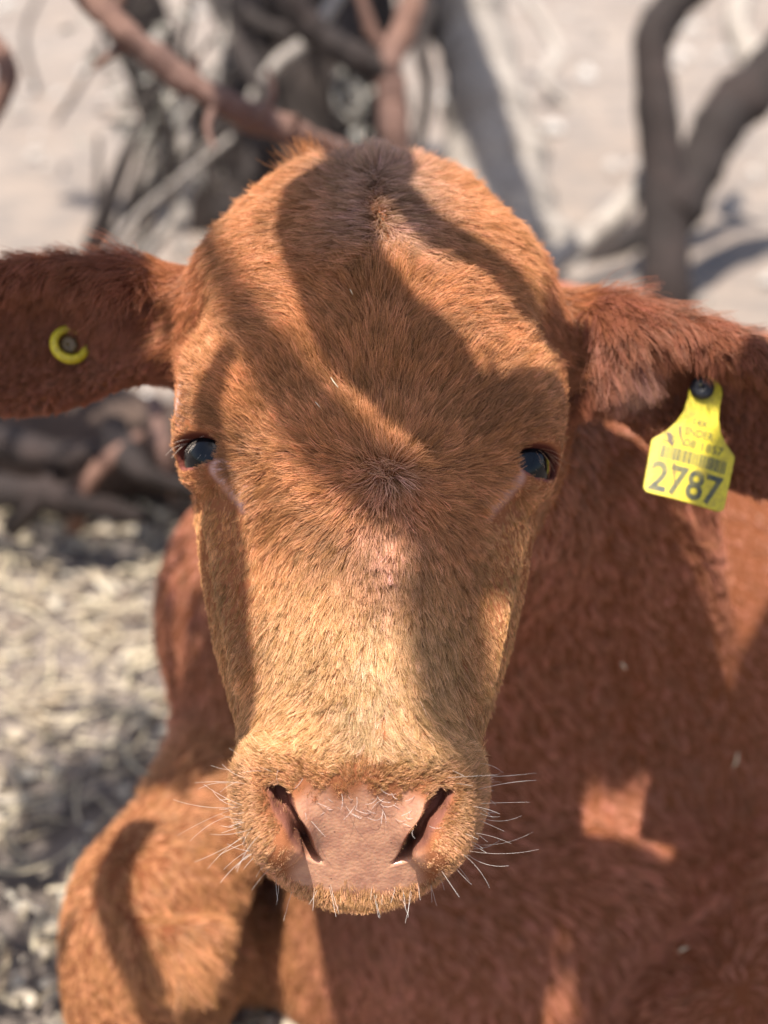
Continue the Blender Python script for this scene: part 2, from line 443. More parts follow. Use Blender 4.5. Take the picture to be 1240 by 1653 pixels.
# ------------------------------------------------------------------ fur
def skin_tris():
    calf_mesh.calc_loop_triangles()
    t = np.empty(len(calf_mesh.loop_triangles)*3, np.int32); calf_mesh.loop_triangles.foreach_get('vertices', t)
    return t.reshape(-1, 3)
TRI = skin_tris()
ta, tb, tc = bv[TRI[:, 0]], bv[TRI[:, 1]], bv[TRI[:, 2]]
TAREA = np.linalg.norm(np.cross(tb-ta, tc-ta), axis=1)/2
TCEN = (ta+tb+tc)/3; TNOR = unit(bn[TRI].mean(1)); TQ = head_local(TCEN)
rel = TCEN-CAM; dep = rel@VD
tpx = 620+(rel@VX)/dep*F_PX; tpy = 826.5-(rel@VU)/dep*F_PX
facing = -(unit(rel)*TNOR).sum(1)
TVIS = (facing > -0.45) & (tpx > -600) & (tpx < 3000) & (tpy > -400) & (tpy < 2300)
TEAR = near_ear(TCEN) < 0.125
THEAD = is_head(TQ) & ~((near_ear(TCEN) < 0.118) & (np.abs(TQ[:, 0]) > 8.6) & (TQ[:, 2] < -6.5)) & (TQ[:, 2] > -11)
TEAR &= ~THEAD

def sample(weight, n):
    w = TAREA*weight; w = w/w.sum()
    i = rng.choice(len(TRI), n, p=w)
    r1 = np.sqrt(rng.random(n)); r2 = rng.random(n)
    b = np.stack([1-r1, r1*(1-r2), r1*r2], 1)
    p = (bv[TRI[i]]*b[:, :, None]).sum(1); nn = unit((bn[TRI[i]]*b[:, :, None]).sum(1))
    return p, nn

FLOW = np.array([  # x, along, dx, dalong   (centimetres on the face, whorl at 0.9, 0)
 (.9, -2.5, 0, -1), (-1.2, -2, -.6, -.8), (3.0, -2, .6, -.8), (-5, -3.5, -.62, -.78), (6.2, -3.5, .62, -.78), (-2.5, -5.5, -.45, -.9), (4, -5.5, .45, -.9),
 (.6, -6.5, 0, -1), (-7.5, -6.5, -.6, -.55), (8, -6.5, .6, -.55), (-1.2, -8.2, -.7, -.5), (2.2, -8.2, .7, -.5), (.5, -9.2, .1, -.6),
 (-4.5, -8.6, -.95, -.1), (5, -8.6, .95, -.1), (-1.2, -11.5, -.9, .35), (2.0, -11.5, .9, .35), (-4.5, -12, -.96, .25), (5, -12, .96, .25), (-8, -10, -.8, .5), (8.2, -10, .8, .5),
 (-1.5, -15, -.95, .1), (1.5, -15, .95, .1), (-5, -15.5, -.95, .15), (5, -15.5, .95, .15), (0, -18.5, .05, -1), (-4, -18, -.8, -.5), (4, -18, .8, -.5),
 (.9, 2.2, 0, 1), (-.6, 1.4, -.55, .8), (2.4, 1.4, .55, .8), (-1.6, .2, -1, .1), (3.4, .2, 1, .1), (-4.5, .4, -.85, .5), (5.4, .4, .85, .5),
 (.6, 5, 0, 1), (-3, 4.5, -.4, .9), (4, 4.5, .4, .9), (.3, 8.5, 0, 1), (-3, 8, -.4, .92), (3.5, 8, .4, .92), (.35, 11, 0, 1),
 (-1.5, 11.3, -.45, .88), (2.2, 11.3, .45, .88), (-3.2, 11, -.75, .66), (4, 11, .75, .66), (-1.2, 12.4, -.9, .42), (2, 12.4, .9, .42), (-5, 10, -.6, .8), (5.4, 10, .6, .8),
 (-6.6, 4, -.25, .97), (6.9, 4, .25, .97), (-7.4, 1.4, -.15, .98), (7.6, 1.4, .15, .98), (-5.8, 7.5, -.4, .9), (6, 7.5, .4, .9),
 (0, 13.7, .05, -1), (-2, 13.6, -.5, -.8), (2, 13.6, .5, -.8), (-4.6, 12.9, -.8, -.6), (4.6, 12.9, .8, -.6), (-5.3, 14.6, -1, .1), (5.3, 14.6, 1, .1),
 (-4.8, 16.6, -.8, .6), (4.8, 16.6, .8, .6), (-2.5, 18.5, -.3, .95), (2.5, 18.5, .3, .95), (0, 18.6, 0, 1), (-8.8, -3.5, -.7, -.2), (9, -3.5, .7, -.2)])
FD = unit(FLOW[:, 2:])
def face_flow(q):
    q = q + np.stack([.22*np.sin(q[:, 1]*5.3+q[:, 0]*3), .22*np.sin(q[:, 0]*6.1-q[:, 1]*2)], 1)@np.eye(2, 3)+rng.normal(0, .16, q.shape)*(1+1.6*np.exp(-((q[:, :1]-.9)**2+q[:, 1:2]**2)/3.0))
    d2 = ((q[:, None, :2]-FLOW[None, :, :2])**2).sum(2)
    w = 1/(d2+.12)**2
    return unit((w[:, :, None]*FD[None]).sum(1))
def wave(p, k, seed):
    """smooth pseudo-random field in -1..1"""
    r = np.random.default_rng(seed); o = np.zeros(len(p))
    for _ in range(4):
        v = unit(r.normal(size=3))*k*r.uniform(.6, 1.6); o += np.sin(p@v+r.uniform(0, 6.28))
    return o/2.4

def grow(name, p, nn, T, L, lift0, lift1, rad, col, K=5, clump=.5, per=10, jit=.14, cjit=.16, curl=.0, mat=None, droop=0.0, tip=.25, lvar=.2, cvar=.2):
    n = len(p)
    T = unit(T-nn*(T*nn).sum(1)[:, None]); Bn = np.cross(nn, T)
    ng = max(1, n//per); g = rng.choice(n, ng, replace=False)
    kd = kdtree.KDTree(ng)
    for i, k in enumerate(g): kd.insert(p[k], i)
    kd.balance()
    own = np.fromiter((kd.find(x)[1] for x in p), np.int64, n); G = g[own]
    ang = rng.normal(0, cjit, ng)[own] + rng.normal(0, jit, n)
    T2 = T*np.cos(ang)[:, None]+Bn*np.sin(ang)[:, None]; B2 = np.cross(nn, T2)
    L = L*(rng.uniform(.75, 1.2, n))*(1+.25*rng.normal(0, 1, ng).clip(-1, 1)[own]*.6)
    l0 = lift0*(1+.3*rng.normal(0, 1, n)); l1 = lift1+lvar*rng.normal(0, 1, ng)[own]+.12*rng.normal(0, 1, n)
    pts = np.empty((n, K, 3)); pts[:, 0] = p-nn*.0006
    ph = rng.uniform(0, 6.28, n); amp = curl*rng.uniform(.4, 1.3, n)
    for k in range(1, K):
        s = (k-.5)/(K-1); a = l0+(l1-l0)*s
        d = T2*np.cos(a)[:, None]+nn*np.sin(a)[:, None]
        d = d + B2*(amp*np.sin(ph+s*6))[:, None]
        if droop: d[:, 2] -= droop*s
        pts[:, k] = pts[:, k-1]+unit(d)*(L/(K-1))[:, None]
    if np.max(clump) > 0:
        for k in range(1, K):
            s = k/(K-1); w = (clump if np.isscalar(clump) else clump[:, None])*s**1.3
            pts[:, k] += (pts[G, k]-pts[:, k])*w
    cv = bpy.data.hair_curves.new(name); cv.add_curves([K]*n)
    cv.points.foreach_set('position', pts.astype(np.float32).ravel())
    ss = np.linspace(0, 1, K); rr = (1-(1-tip)*ss**1.4)
    R_ = (rad if not np.isscalar(rad) else np.full(n, rad))[:, None]*rr[None]*rng.uniform(.75, 1.25, n)[:, None]
    cv.points.foreach_set('radius', R_.astype(np.float32).ravel())
    hue = (rng.normal(0, 1, (n, 1)) + rng.normal(0, 1, (ng, 1))[own]*.6)*cvar
    c = col*(1+hue); c[:, 2] *= (1+.5*hue[:, 0]); c = np.clip(c, .004, .9)
    at = cv.attributes.new('fcol', 'FLOAT_COLOR', 'CURVE')
    at.data.foreach_set('color', np.concatenate([c, np.ones((n, 1))], 1).astype(np.float32).ravel())
    o = bpy.data.objects.new(name, cv); COL.objects.link(o); o.parent = calf
    if mat: cv.materials.append(mat)
    return o

def hair_material(name, rough=.38, trans=.2, spec=.5):
    h = Mat(name)
    col = h.attr('fcol')
    info = h.node('ShaderNodeHairInfo')
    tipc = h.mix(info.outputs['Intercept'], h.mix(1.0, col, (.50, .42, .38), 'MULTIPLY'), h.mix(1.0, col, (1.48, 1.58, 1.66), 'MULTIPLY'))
    h.set(Base_Color=tipc, Roughness=rough); h.b.inputs['Specular IOR Level'].default_value = spec
    h.b.inputs['Specular Tint'].default_value = (1.0, .90, .76, 1)
    tr = h.node('ShaderNodeBsdfTranslucent'); h.l.new(tipc, tr.inputs[0])
    mx = h.node('ShaderNodeMixShader'); mx.inputs[0].default_value = trans
    h.l.new(h.b.outputs[0], mx.inputs[1]); h.l.new(tr.outputs[0], mx.inputs[2])
    h.l.new(mx.outputs[0], h.out.inputs['Surface']); return h.m
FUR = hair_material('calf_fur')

# face
den = THEAD*TVIS*(1-pad_soft(TQ))**1.3*(1-.97*sstep(.05, .26, NOSK[TRI].max(1)))*(1-.97*lid_mask(TQ))*(1-.85*tear_mask(TQ))*(1-.75*brow_glare_mask(TQ))
den = den*np.where(TQ[:, 1] > 12.6, 1.7, 1.0)*np.where(TQ[:, 2] < -9, .6, 1)
p, nn = sample(den, NF_FACE); q = head_local(p)
fl = face_flow(q); T = fl[:, :1]*HX+fl[:, 1:]*HA
x, t = q[:, 0], q[:, 1]; ax_ = np.abs(x)
front = sstep(-8, -2, q[:, 2])
L = np.interp(t, [-20, -14, -9, -4, 0, 4, 8, 12.1, 13.1, 13.8, 18, 19], [1.4, 1.35, 1.4, 1.3, 1.4, 1.1, 1.0, 1.0, .6, .38, .36, .5])
side = sstep(4.2, 6.5, ax_)*sstep(-2, 1, t)*(1-sstep(11, 13, t))
L = L*(1-side)+.5*side
L = L*(1-.45*sstep(7.2, 8.6, ax_)*sstep(-7, -4, t))
L = L*(1-.35*lid_mask(q))*(1-.6*brow_glare_mask(q))*(1-.6*sstep(.1, .9, tear_mask((q-[0, .25, 0])*[1, 1, 1])))*(1-.68*sstep(.05, .7, pad_soft(q, .7)))
er_ = np.sqrt(((ax_-8.5)/1.5)**2+((t+2.3)/.86)**2+((q[:, 2]+2.95)/1.85)**2)
L = L*(1-.55*sstep(2.0, 1.2, er_))
whorl = np.exp(-((x-.9)**2+t**2)/1.2)
lift0 = .32+.7*whorl+.7*np.exp(-(x/.5)**2)*sstep(-9, -11, t)+.25*np.exp(-((x-.5)**2/1.5+(t+9.2)**2/3.0))+.3*sstep(12.8, 13.8, t)
ruff = np.exp(-((x-.8)/1.4)**2-((t-2.8)/2.8)**2)
lift1 = .08+.30*ruff+.16*wave(p, 130, 3)+.28*sstep(12.8, 13.8, t)+.35*np.exp(-((x-.5)**2/2.0+(t+9.4)**2/3.0))
fore = np.array([.45, .186, .070]); tan = np.array([.54, .292, .122]); chk = np.array([.51, .250, .092]); grey = np.array([.42, .25, .16]); muz = np.array([.50, .245, .105])
kb = sstep(.5, 8, t)[:, None]*(1-.25*sstep(2.5, 5.5, ax_))[:, None]
c = fore*(1-kb)+tan*kb
kc = (sstep(4.5, 6.5, ax_)*sstep(-1.5, .5, t))[:, None]; c = c*(1-kc)+chk*kc
kg = (np.exp(-((x-.2)/2.4)**2)*sstep(-9, -13, t)*.75)[:, None]; c = c*(1-kg)+grey*kg
kg2 = (np.exp(-((x-.8)/1.3)**2-((t-3.2)/3.0)**2)*.75)[:, None]; c = c*(1-kg2)+np.array([.46, .235, .145])*kg2
kw = (np.exp(-((x-.9)**2+(t+.1)**2)/.22)*.5)[:, None]; c = c*(1-kw)+np.array([.60, .40, .27])*kw
kst = (np.exp(-((x-.3)/1.15)**2)*sstep(5, 8.5, t)*(1-sstep(12.6, 13.4, t))*(.55+.35*wave(p, 500, 77)))[:, None].clip(0, .9); c = c*(1-kst)+np.array([.58, .375, .195])*kst
km = (sstep(12.8, 13.8, t+.25*np.sin(x*2.2))*(.55+.45*sstep(1.5, 3.5, ax_)))[:, None]; c = c*(1-km)+muz*km
ks = (sstep(-11, -8, t)*0+sstep(6, 9, ax_)*sstep(-4, -7, t)*.35)[:, None]; c = c*(1-ks)+np.array([.52, .27, .11])*ks
c = c*(1+.17*wave(p, 90, 8)+.10*wave(p, 300, 9))[:, None]
cl = np.interp(t, [-20, -6, 0, 7, 9.5, 12.6, 13.6], [.42, .42, .5, .48, .62, .66, .15])
ke = sstep(.175, .135, near_ear(p))*sstep(7.0, 8.6, ax_); c = c*(1-ke[:, None])+np.array([.34, .12, .045])*ke[:, None]
rad_ = .000118-.00002*side
cl = cl*(1-.42*sstep(2.0, 4.0, ax_)*sstep(6, 9, t))
lv_ = np.interp(t, [-20, -2, 5, 12.5, 13.5], [.27, .27, .24, .2, .12])
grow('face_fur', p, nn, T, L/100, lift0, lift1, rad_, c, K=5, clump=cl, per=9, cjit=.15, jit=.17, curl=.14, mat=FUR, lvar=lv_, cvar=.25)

# ears
p, nn = sample(TEAR*TVIS*1.0, NF_EAR)
sideL = np.linalg.norm(p-EL_c, axis=1) < np.linalg.norm(p-ER_c, axis=1)
ql = np.where(sideL[:, None], (p-EL_c)@EL_R.T, (p-ER_c)@ER_R.T)
axd = np.where(sideL[:, None], EL_R[0], ER_R[0]); inner = (nn*np.where(sideL[:, None], EL_R[1], ER_R[1])).sum(1)
T = axd*.55 + np.array([0, 0, -1.0])*np.where(inner > .2, .85, .25)[:, None] + rng.normal(0, .15, (len(p), 3))
up = sstep(-.02, .03, p[:, 2]-np.where(sideL, EL_c[2], ER_c[2]))
base_ = sstep(.05, -.06, ql[:, 0])
L = np.where(inner > .1, .007+.012*base_*up+.006*up, .006)
lowL = sideL & (ql[:, 0] > -.01) & (p[:, 2] < EL_c[2]-.004)
L = np.where(lowL & (inner > .1), .008, L)
c = np.where(((inner > .1) | (lowL & (inner > -.5)))[:, None], np.array([.26, .085, .040]), np.array([.34, .115, .040]))*np.ones((len(p), 1))
pale = np.exp(-(((p-P(1000, 590, .76))**2).sum(1))/.014**2)*.7
c = c*(1-pale[:, None])+np.array([.42, .28, .22])*pale[:, None]
grow('ear_hair', p, nn, T, L, .55, .15, .00014, c, K=6, clump=.55, per=12, cjit=.3, jit=.2, curl=.22, mat=FUR, droop=.25)

# body
TB = ~THEAD & ~TEAR & TVIS
p, nn = sample(TB*np.where((TCEN[:, 0] < .02) & (TCEN[:, 1] < .86), 2.2, 1.0)*np.where((tpx > 1400) | (tpy > 1800), .45, 1.0), NF_BODY)
d = np.stack([.35*np.ones(len(p)), .25*np.ones(len(p)), -1*np.ones(len(p))], 1)+np.stack([.35*wave(p, 22, 21), .3*wave(p, 22, 22), .2*wave(p, 18, 23)], 1)
c = np.array([.46, .178, .095])*(1+.22*wave(p, 30, 31))[:, None]
leg = sstep(-.02, -.09, p[:, 0])*sstep(.86, .80, p[:, 1])
c = c*(1-leg[:, None])+np.array([.46, .20, .080])*leg[:, None]
fold = np.exp(-((p-P(285, 1560, .905))**2).sum(1)/.03**2)
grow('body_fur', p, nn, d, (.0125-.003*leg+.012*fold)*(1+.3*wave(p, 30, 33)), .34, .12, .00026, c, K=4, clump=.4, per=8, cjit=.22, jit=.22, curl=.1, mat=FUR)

# ------------------------------------------------------------------ eyes, lashes, whiskers
def ball(name, c, r, mat, parent, sy=1.0):
    b = bmesh.new(); bmesh.ops.create_uvsphere(b, u_segments=40, v_segments=24, radius=r)
    me = bpy.data.meshes.new(name); b.to_mesh(me); b.free(); o = link(name, me, mat, parent); o.location = c; return o
m = Mat('eye'); 
m.set(Base_Color=m.ramp(m.noise(160, 3), [(.35, (.002, .002, .003)), (.7, (.010, .009, .010))]), Roughness=.10)
m.b.inputs['Specular IOR Level'].default_value = .28
EYE_M = m.m
for sd in (-1, 1):
    ball('eye', head_world((sd*EYE[0], EYE[1], EYE[2])), EYE_R/100, EYE_M, calf)

def strands(name, paths, radii, col, mat, parent=calf):
    cv = bpy.data.hair_curves.new(name); cv.add_curves([len(a) for a in paths])
    pts = np.concatenate(paths); cv.points.foreach_set('position', pts.astype(np.float32).ravel())
    cv.points.foreach_set('radius', np.concatenate([r*np.linspace(1, .25, len(a)) for a, r in zip(paths, radii)]).astype(np.float32))
    at = cv.attributes.new('fcol', 'FLOAT_COLOR', 'CURVE')
    cc = np.array([col]*len(paths))*rng.uniform(.8, 1.1, (len(paths), 1))
    at.data.foreach_set('color', np.concatenate([cc, np.ones((len(paths), 1))], 1).astype(np.float32).ravel())
    o = bpy.data.objects.new(name, cv); COL.objects.link(o); o.parent = parent; cv.materials.append(mat); return o

def onto_skin(q):
    """nearest skin places to head-local points, with their normals"""
    p = np.asarray(head_world(np.array(q)))
    for _ in range(6): p = p-grad(p)*sdf(p)[:, None]*.85
    return p, grad(p)
def tress(p0, d, L, steps, turn):
    """polylines growing from p0 along d; turn(j, d) is added to the heading at each step"""
    pts = [p0]; d = unit(d)
    for j in range(steps):
        d = unit(d+turn(j, d)); pts.append(pts[-1]+d*(L/steps)[:, None])
    return list(np.stack(pts, 1))
WH = hair_material('whisker_hair', .3, .3, .6)
U = rng.uniform
n = 76
wm = THEAD*(TQ[:, 1] > 12.7)*(TQ[:, 1] < 17.8)*(np.abs(TQ[:, 0]) > 3.7)*(TQ[:, 2] > -6.2)*(1-pad_soft(TQ))*(NOSK[TRI].max(1) < .02)*np.where(np.abs(TQ[:, 0]) > 4.6, 1.5, .6)
p0, n0 = sample(wm, n); q0 = head_local(p0); sd = np.sign(q0[:, 0]); t = q0[:, 1]
d = n0*.9+HX*sd[:, None]*.7+HA*(rng.normal(.0, .3, n)+(t-14.8)*.16)[:, None]-HN*.15+rng.normal(0, .12, (n, 3))
bend = -HA*rng.normal(0, .09, (n, 1))+np.array([0, 0, -.022])
paths = tress(p0, d, U(.006, .032, n)*U(.5, 1.1, n), 7, lambda j, d: bend); radii = list(U(.00006, .00013, n))
n = 36
p0, n0 = onto_skin(np.stack([U(-4.2, 4.2, n), np.full(n, 18.2), U(-6.5, -5.2, n)], 1))
n = 22; p0, n0 = p0[:n], n0[:n]
paths += tress(p0, n0*.4+HA*.8+rng.normal(0, .25, (n, 3)), U(.006, .016, n), 6, lambda j, d: rng.normal(0, .06, d.shape)); radii += [.00011]*n
strands('whiskers', paths, radii, (.74, .66, .57), WH)
n = 46
p0, n0 = onto_skin(np.stack([rng.normal(.2, 1.5, n), U(13.9, 15.9, n), np.full(n, -1.5)], 1))
a = U(0, 6.28, n)[:, None]; td = HX*np.cos(a)+HA*np.sin(a); bb = np.cross(n0, td)*rng.normal(0, .16, (n, 1))
strands('nose_hairs', tress(p0, n0*.7+td, U(.003, .010, n), 9, lambda j, d: bb-n0*.10), [.00013]*n, (.78, .66, .58), WH)
for sd, n in ((-1, 30), (1, 16)):
    u_ = U(-1, 1, n)
    p0, n0 = onto_skin(np.stack([sd*(8.3+.95*u_), -3.0+.15*u_*u_, -2.6-.9*np.abs(u_)*(u_ > 0)], 1))
    d = n0*.75+HX*sd*(.55+.5*u_[:, None])-HA*.35+rng.normal(0, .25, (n, 3)); cur = U(.10, .24, n)[:, None]
    strands('eyelashes', tress(p0, d, U(.007, .015, n), 7, lambda j, d: HA*cur+HX*sd*.06), [.00010]*n, (.70, .56, .44) if sd < 0 else (.45, .26, .15), WH)
# tuft on top of the poll
n = 240
p0, n0 = onto_skin(np.stack([rng.normal(-2.9, .6, n), np.full(n, -19.3), np.full(n, -6.5)], 1))
strands('poll_tuft', tress(p0, n0-HX*.25+rng.normal(0, .25, (n, 3)), U(.006, .021, n), 6, lambda j, d: rng.normal(0, .05, d.shape)-HX*.03), [.00014]*n, (.40, .15, .05), FUR)

# ------------------------------------------------------------------ ear tags
def on_view(px, py, d0=.55):
    """where the line of sight through this place meets the calf"""
    D = d0
    for _ in range(150): D += float(np.clip(sdf(P(px, py, D)[None])[0], -.01, .02))*.6
    return P(px, py, D), D
def plastic(name, col, dirt):
    m = Mat(name)
    k = m.ramp(m.noise(330, 5, .7), [(.45, (0, 0, 0)), (.72, (1, 1, 1))])
    k2 = m.ramp(m.noise(60, 4, .6), [(.48, (0, 0, 0)), (.7, (1, 1, 1))])
    c = m.mix(m.math('MULTIPLY', k, .6), col, dirt); c = m.mix(m.math('MULTIPLY', k2, .55), c, dirt)
    m.set(Base_Color=c, Roughness=.48); m.bump(m.noise(500, 3), .12, .001)
    m.b.inputs['Subsurface Weight'].default_value = .12; m.b.inputs['Subsurface Radius'].default_value = (.004, .003, .001)
    return m.m
YEL = plastic('tag_yellow', (.60, .475, .022), (.26, .165, .03))
INK = plastic('tag_ink', (.050, .052, .035), (.30, .24, .04))
BLK = plastic('stud_black', (.012, .012, .016), (.03, .025, .025))
SMEAR = plastic('tag_dirt', (.10, .062, .03), (.16, .10, .03))
sp, sD = on_view(1132, 628)
TAG_D = sD-.012
PX = TAG_D/F_PX
cr, sr = math.cos(math.radians(15)), math.sin(math.radians(15))
TU = unit(VX*cr-VU*sr+VD*.05); TV = unit(-VX*sr-VU*cr-VD*.16); TV = unit(TV-TU*(TU@TV)); TW = np.cross(TV, TU)
if TW@VD > 0: TW = -TW
TO = P(1132, 628, TAG_D)
def tag_place(u, v, w):
    """on the slightly curled plate: u across, v down (photograph-sized units), w out (m)"""
    bend = .0025*((u-10)/70)**2*(1 if v > 60 else .3) - .0015*(v/190)**2
    return TO+TU*u*PX+TV*v*PX+TW*(w-bend)
def arc(cx, cy, r, a0, a1, n): return [(cx+r*math.cos(math.radians(a0+(a1-a0)*i/n)), cy+r*math.sin(math.radians(a0+(a1-a0)*i/n))) for i in range(n+1)]
outline = arc(8, 4, 27, 180, 360, 12)+[(35, 22), (38, 42), (46, 62), (60, 78)]+arc(71, 97, 8, -55, 0, 3)+arc(69, 178, 10, 0, 90, 4)+arc(-46, 178, 10, 90, 180, 4)+arc(-51, 104, 8, 180, 235, 3)+[(-40, 82), (-28, 64), (-20, 44), (-18, 22)]
def plate(name, pts, w0, w1, mat, parent, place, rows=14):
    b = bmesh.new(); vs = [b.verts.new((u, v, 0)) for u, v in pts]; f = b.faces.new(vs)
    bmesh.ops.triangulate(b, faces=[f])
    for r in range(1, rows):
        bmesh.ops.bisect_plane(b, geom=b.verts[:]+b.edges[:]+b.faces[:], plane_co=(0, -25+215*r/rows, 0), plane_no=(0, 1, 0))
    for r in range(1, 9):
        bmesh.ops.bisect_plane(b, geom=b.verts[:]+b.edges[:]+b.faces[:], plane_co=(-60+140*r/9, 0, 0), plane_no=(1, 0, 0))
    r_ = bmesh.ops.extrude_face_region(b, geom=b.faces[:])
    ev = [g for g in r_['geom'] if isinstance(g, bmesh.types.BMVert)]
    top = set(ev)
    for v in b.verts: v.co = place(v.co.x, v.co.y, w1 if v in top else w0)
    bmesh.ops.recalc_face_normals(b, faces=b.faces[:])
    me = bpy.data.meshes.new(name); b.to_mesh(me); b.free(); o = link(name, me, mat, parent, smooth=False)
    md = o.modifiers.new('edge', 'BEVEL'); md.width = .0004; md.segments = 2; md.limit_method = 'ANGLE'; md.angle_limit = 1.0
    return o
def disc(name, c, nrm, r, h, mat, parent, dome=.3, hole=0):
    """turned button: profile spun round its axis"""
    z = unit(nrm); a = unit(np.cross(z, [.3, .2, 1])); bb = np.cross(z, a)
    prof = [(hole, 0), (hole, h*.7), (hole+(r-hole)*.25, h), (hole+(r-hole)*.7, h*(1-dome*.3)), (r*.97, h*.62), (r, h*.3), (r*.98, 0)]
    n = 36; v = []; f = []
    for i in range(n):
        t = 6.28318*i/n
        for rr, hh in prof: v.append(c+a*rr*math.cos(t)+bb*rr*math.sin(t)+z*hh)
    k = len(prof)
    for i in range(n):
        for j in range(k-1): f.append((i*k+j, ((i+1) % n)*k+j, ((i+1) % n)*k+j+1, i*k+j+1))
    return link(name, mesh_from(name, v, f), mat, parent)
plate1 = plate('ear_tag', outline, -.0009, .0009, YEL, None, tag_place)
tag(plate1, 'dirty yellow plastic ear tag numbered 2787 hanging from the ear with the black stud', 'ear tag')
bt = disc('stud', TO+TW*.001, unit(TW+TU*-.2), 19.5*PX, .0045, BLK, plate1)
for k in (-1, 1): disc('stud_hole', TO+TW*.0053-TV*.0006+TU*k*.0022, TW, .0006, .0003, INK, bt)
back = plate('back_plate', [(u*.98+9, v*.94+4) for u, v in outline], -.0009, .0009, YEL, plate1, lambda u, v, w: tag_place(u, v, w-.010-.010*max(0, 1-v/90.0)))
def writing(name, txt, u0, v0, width, height, bold=0.0):
    cu = bpy.data.curves.new(name, 'FONT'); cu.body = txt; cu.size = 1; cu.offset = bold; cu.resolution_u = 3
    o = bpy.data.objects.new(name, cu); COL.objects.link(o)
    dg = bpy.context.evaluated_depsgraph_get(); me = bpy.data.meshes.new_from_object(o.evaluated_get(dg))
    bpy.data.objects.remove(o)
    n = len(me.vertices); co = np.empty(n*3, np.float32); me.vertices.foreach_get('co', co); co = co.reshape(-1, 3)
    lo, hi = co.min(0), co.max(0)
    b = bmesh.new(); b.from_mesh(me)
    bmesh.ops.triangulate(b, faces=b.faces[:])
    for v in b.verts:
        u = u0+((v.co.x-lo[0])/(hi[0]-lo[0])-.5)*width; vv = v0-((v.co.y-lo[1])/(hi[1]-lo[1])-.5)*height
        v.co = tag_place(u, vv, .0012)
    bmesh.ops.recalc_face_normals(b, faces=b.faces[:])
    b.to_mesh(me); b.free(); me.name = name
    return link(name, me, INK, plate1, smooth=False)
writing('number', '2787', 9, 158, 118, 50, .018)
writing('lettering', '08 1857', 24, 93, 66, 13, .0)
writing('lettering', 'SNDER', 12, 74, 47, 13, .0)
writing('lettering', '14X', 11, 56, 24, 11, .0)
writing('lettering', 'US', -33, 93, 20, 13, .0)
v, f = [], []; uu = -42
while uu < 66:
    wb = random.choice([1.2, 1.2, 2.2, 3.4]); 
    if uu > 20 and uu < 36: wb = 3.6
    i = len(v); v += [tag_place(a, b, .00105) for a, b in ((uu, 106), (min(uu+wb, 67), 106), (min(uu+wb, 67), 127), (uu, 127))]; f.append((i, i+3, i+2, i+1))
    uu += wb+random.choice([.9, 1.3, 1.8])
bc = link('barcode', mesh_from('barcode', v, f), INK, plate1, smooth=False); tag(bc, kind='stuff')
def smear(pts, wd):
    v, f = [], []
    for i, (u, w) in enumerate(pts):
        k = wd*(1-.6*i/len(pts))*random.uniform(.7, 1.2)
        v += [tag_place(u-k, w, .0013), tag_place(u+k, w, .0013)]
    for i in range(len(pts)-1): f.append((2*i, 2*i+2, 2*i+3, 2*i+1))
    return link('dirt_smear', mesh_from('dirt_smear', v, f), SMEAR, plate1)
smear([(-36, 84), (-33, 92), (-30, 99), (-26, 104)], 5); smear([(-21, 70), (-18, 82), (-13, 92), (-9, 99)], 2.2)
smear([(-17, 130), (-15, 140), (-13, 152), (-9, 166)], 1.6)

lp, lD = on_view(122, 552)
ln = grad(lp[None])[0]
lp = lp-VD*.0022-VX*.002-VU*.002
lt = disc('ear_tag', lp+ln*.001, unit(ln*.3-VD*1.2+VX*.65+VU*.45), 33*lD/F_PX, .0045, YEL, None, hole=19*lD/F_PX)
tag(lt, 'round yellow button ear tag half hidden in dark red ear hair', 'ear tag')
disc('stud', lp+ln*.0015, unit(ln-VD*1.2-VX*.1), 15*lD/F_PX, .003, SMEAR, lt)

# ------------------------------------------------------------------ the ground
m = Mat('dry_ground')
n_big = m.noise(1.1, 5, .6); n_mid = m.noise(9, 6, .65); n_fine = m.noise(70, 5, .7)
g1 = m.ramp(n_big, [(.35, (.235, .180, .140)), (.65, (.295, .240, .196))])
g2 = m.mix(m.ramp(n_mid, [(.42, (0, 0, 0)), (.62, (1, 1, 1))]), g1, (.18, .15, .128))
g3 = m.mix(m.math('MULTIPLY', m.ramp(n_fine, [(.45, (0, 0, 0)), (.7, (1, 1, 1))]), .5), g2, (.12, .095, .078))
sep = m.node('ShaderNodeSeparateXYZ'); m.l.new(m.coord(), sep.inputs[0])
nearf = m.ramp(m.math('ADD', m.math('MULTIPLY', sep.outputs['Y'], .4), m.math('MULTIPLY', n_mid, .25)), [(.78, (1, 1, 1)), (.98, (0, 0, 0))])
soil = m.ramp(n_mid, [(.35, (.075, .058, .048)), (.65, (.19, .152, .125))])
m.set(Base_Color=m.mix(m.math('MULTIPLY', nearf, .8), g3, soil), Roughness=.95); m.bump(n_mid, .6, .02)
gx = np.concatenate([[-150, -60, -25, -10, -5], np.linspace(-3, 3, 61), [5, 10, 25, 60, 150]]); gy = np.concatenate([[-60, -20, -6, -2], np.linspace(-.5, 6, 66), [8, 12, 20, 40, 90, 200]])
XX, YY = np.meshgrid(gx, gy, indexing='ij')
ZZ = .012*np.sin(XX*5.1+1)*np.sin(YY*4.3)+.008*np.sin(XX*11+YY*9)-.012
ZZ = np.where((np.abs(XX) < 3.1) & (YY > -.6) & (YY < 6.1), ZZ, -.012)
ny = len(gy); V = np.stack([XX.ravel(), YY.ravel(), ZZ.ravel()], 1)
ii = (np.arange(len(gx)-1)[:, None]*ny+np.arange(ny-1)[None]).ravel()
ground = link('ground', quick_mesh('ground', V, np.stack([ii, ii+ny, ii+ny+1, ii+1], 1)), m.m); tag(ground, kind='structure')

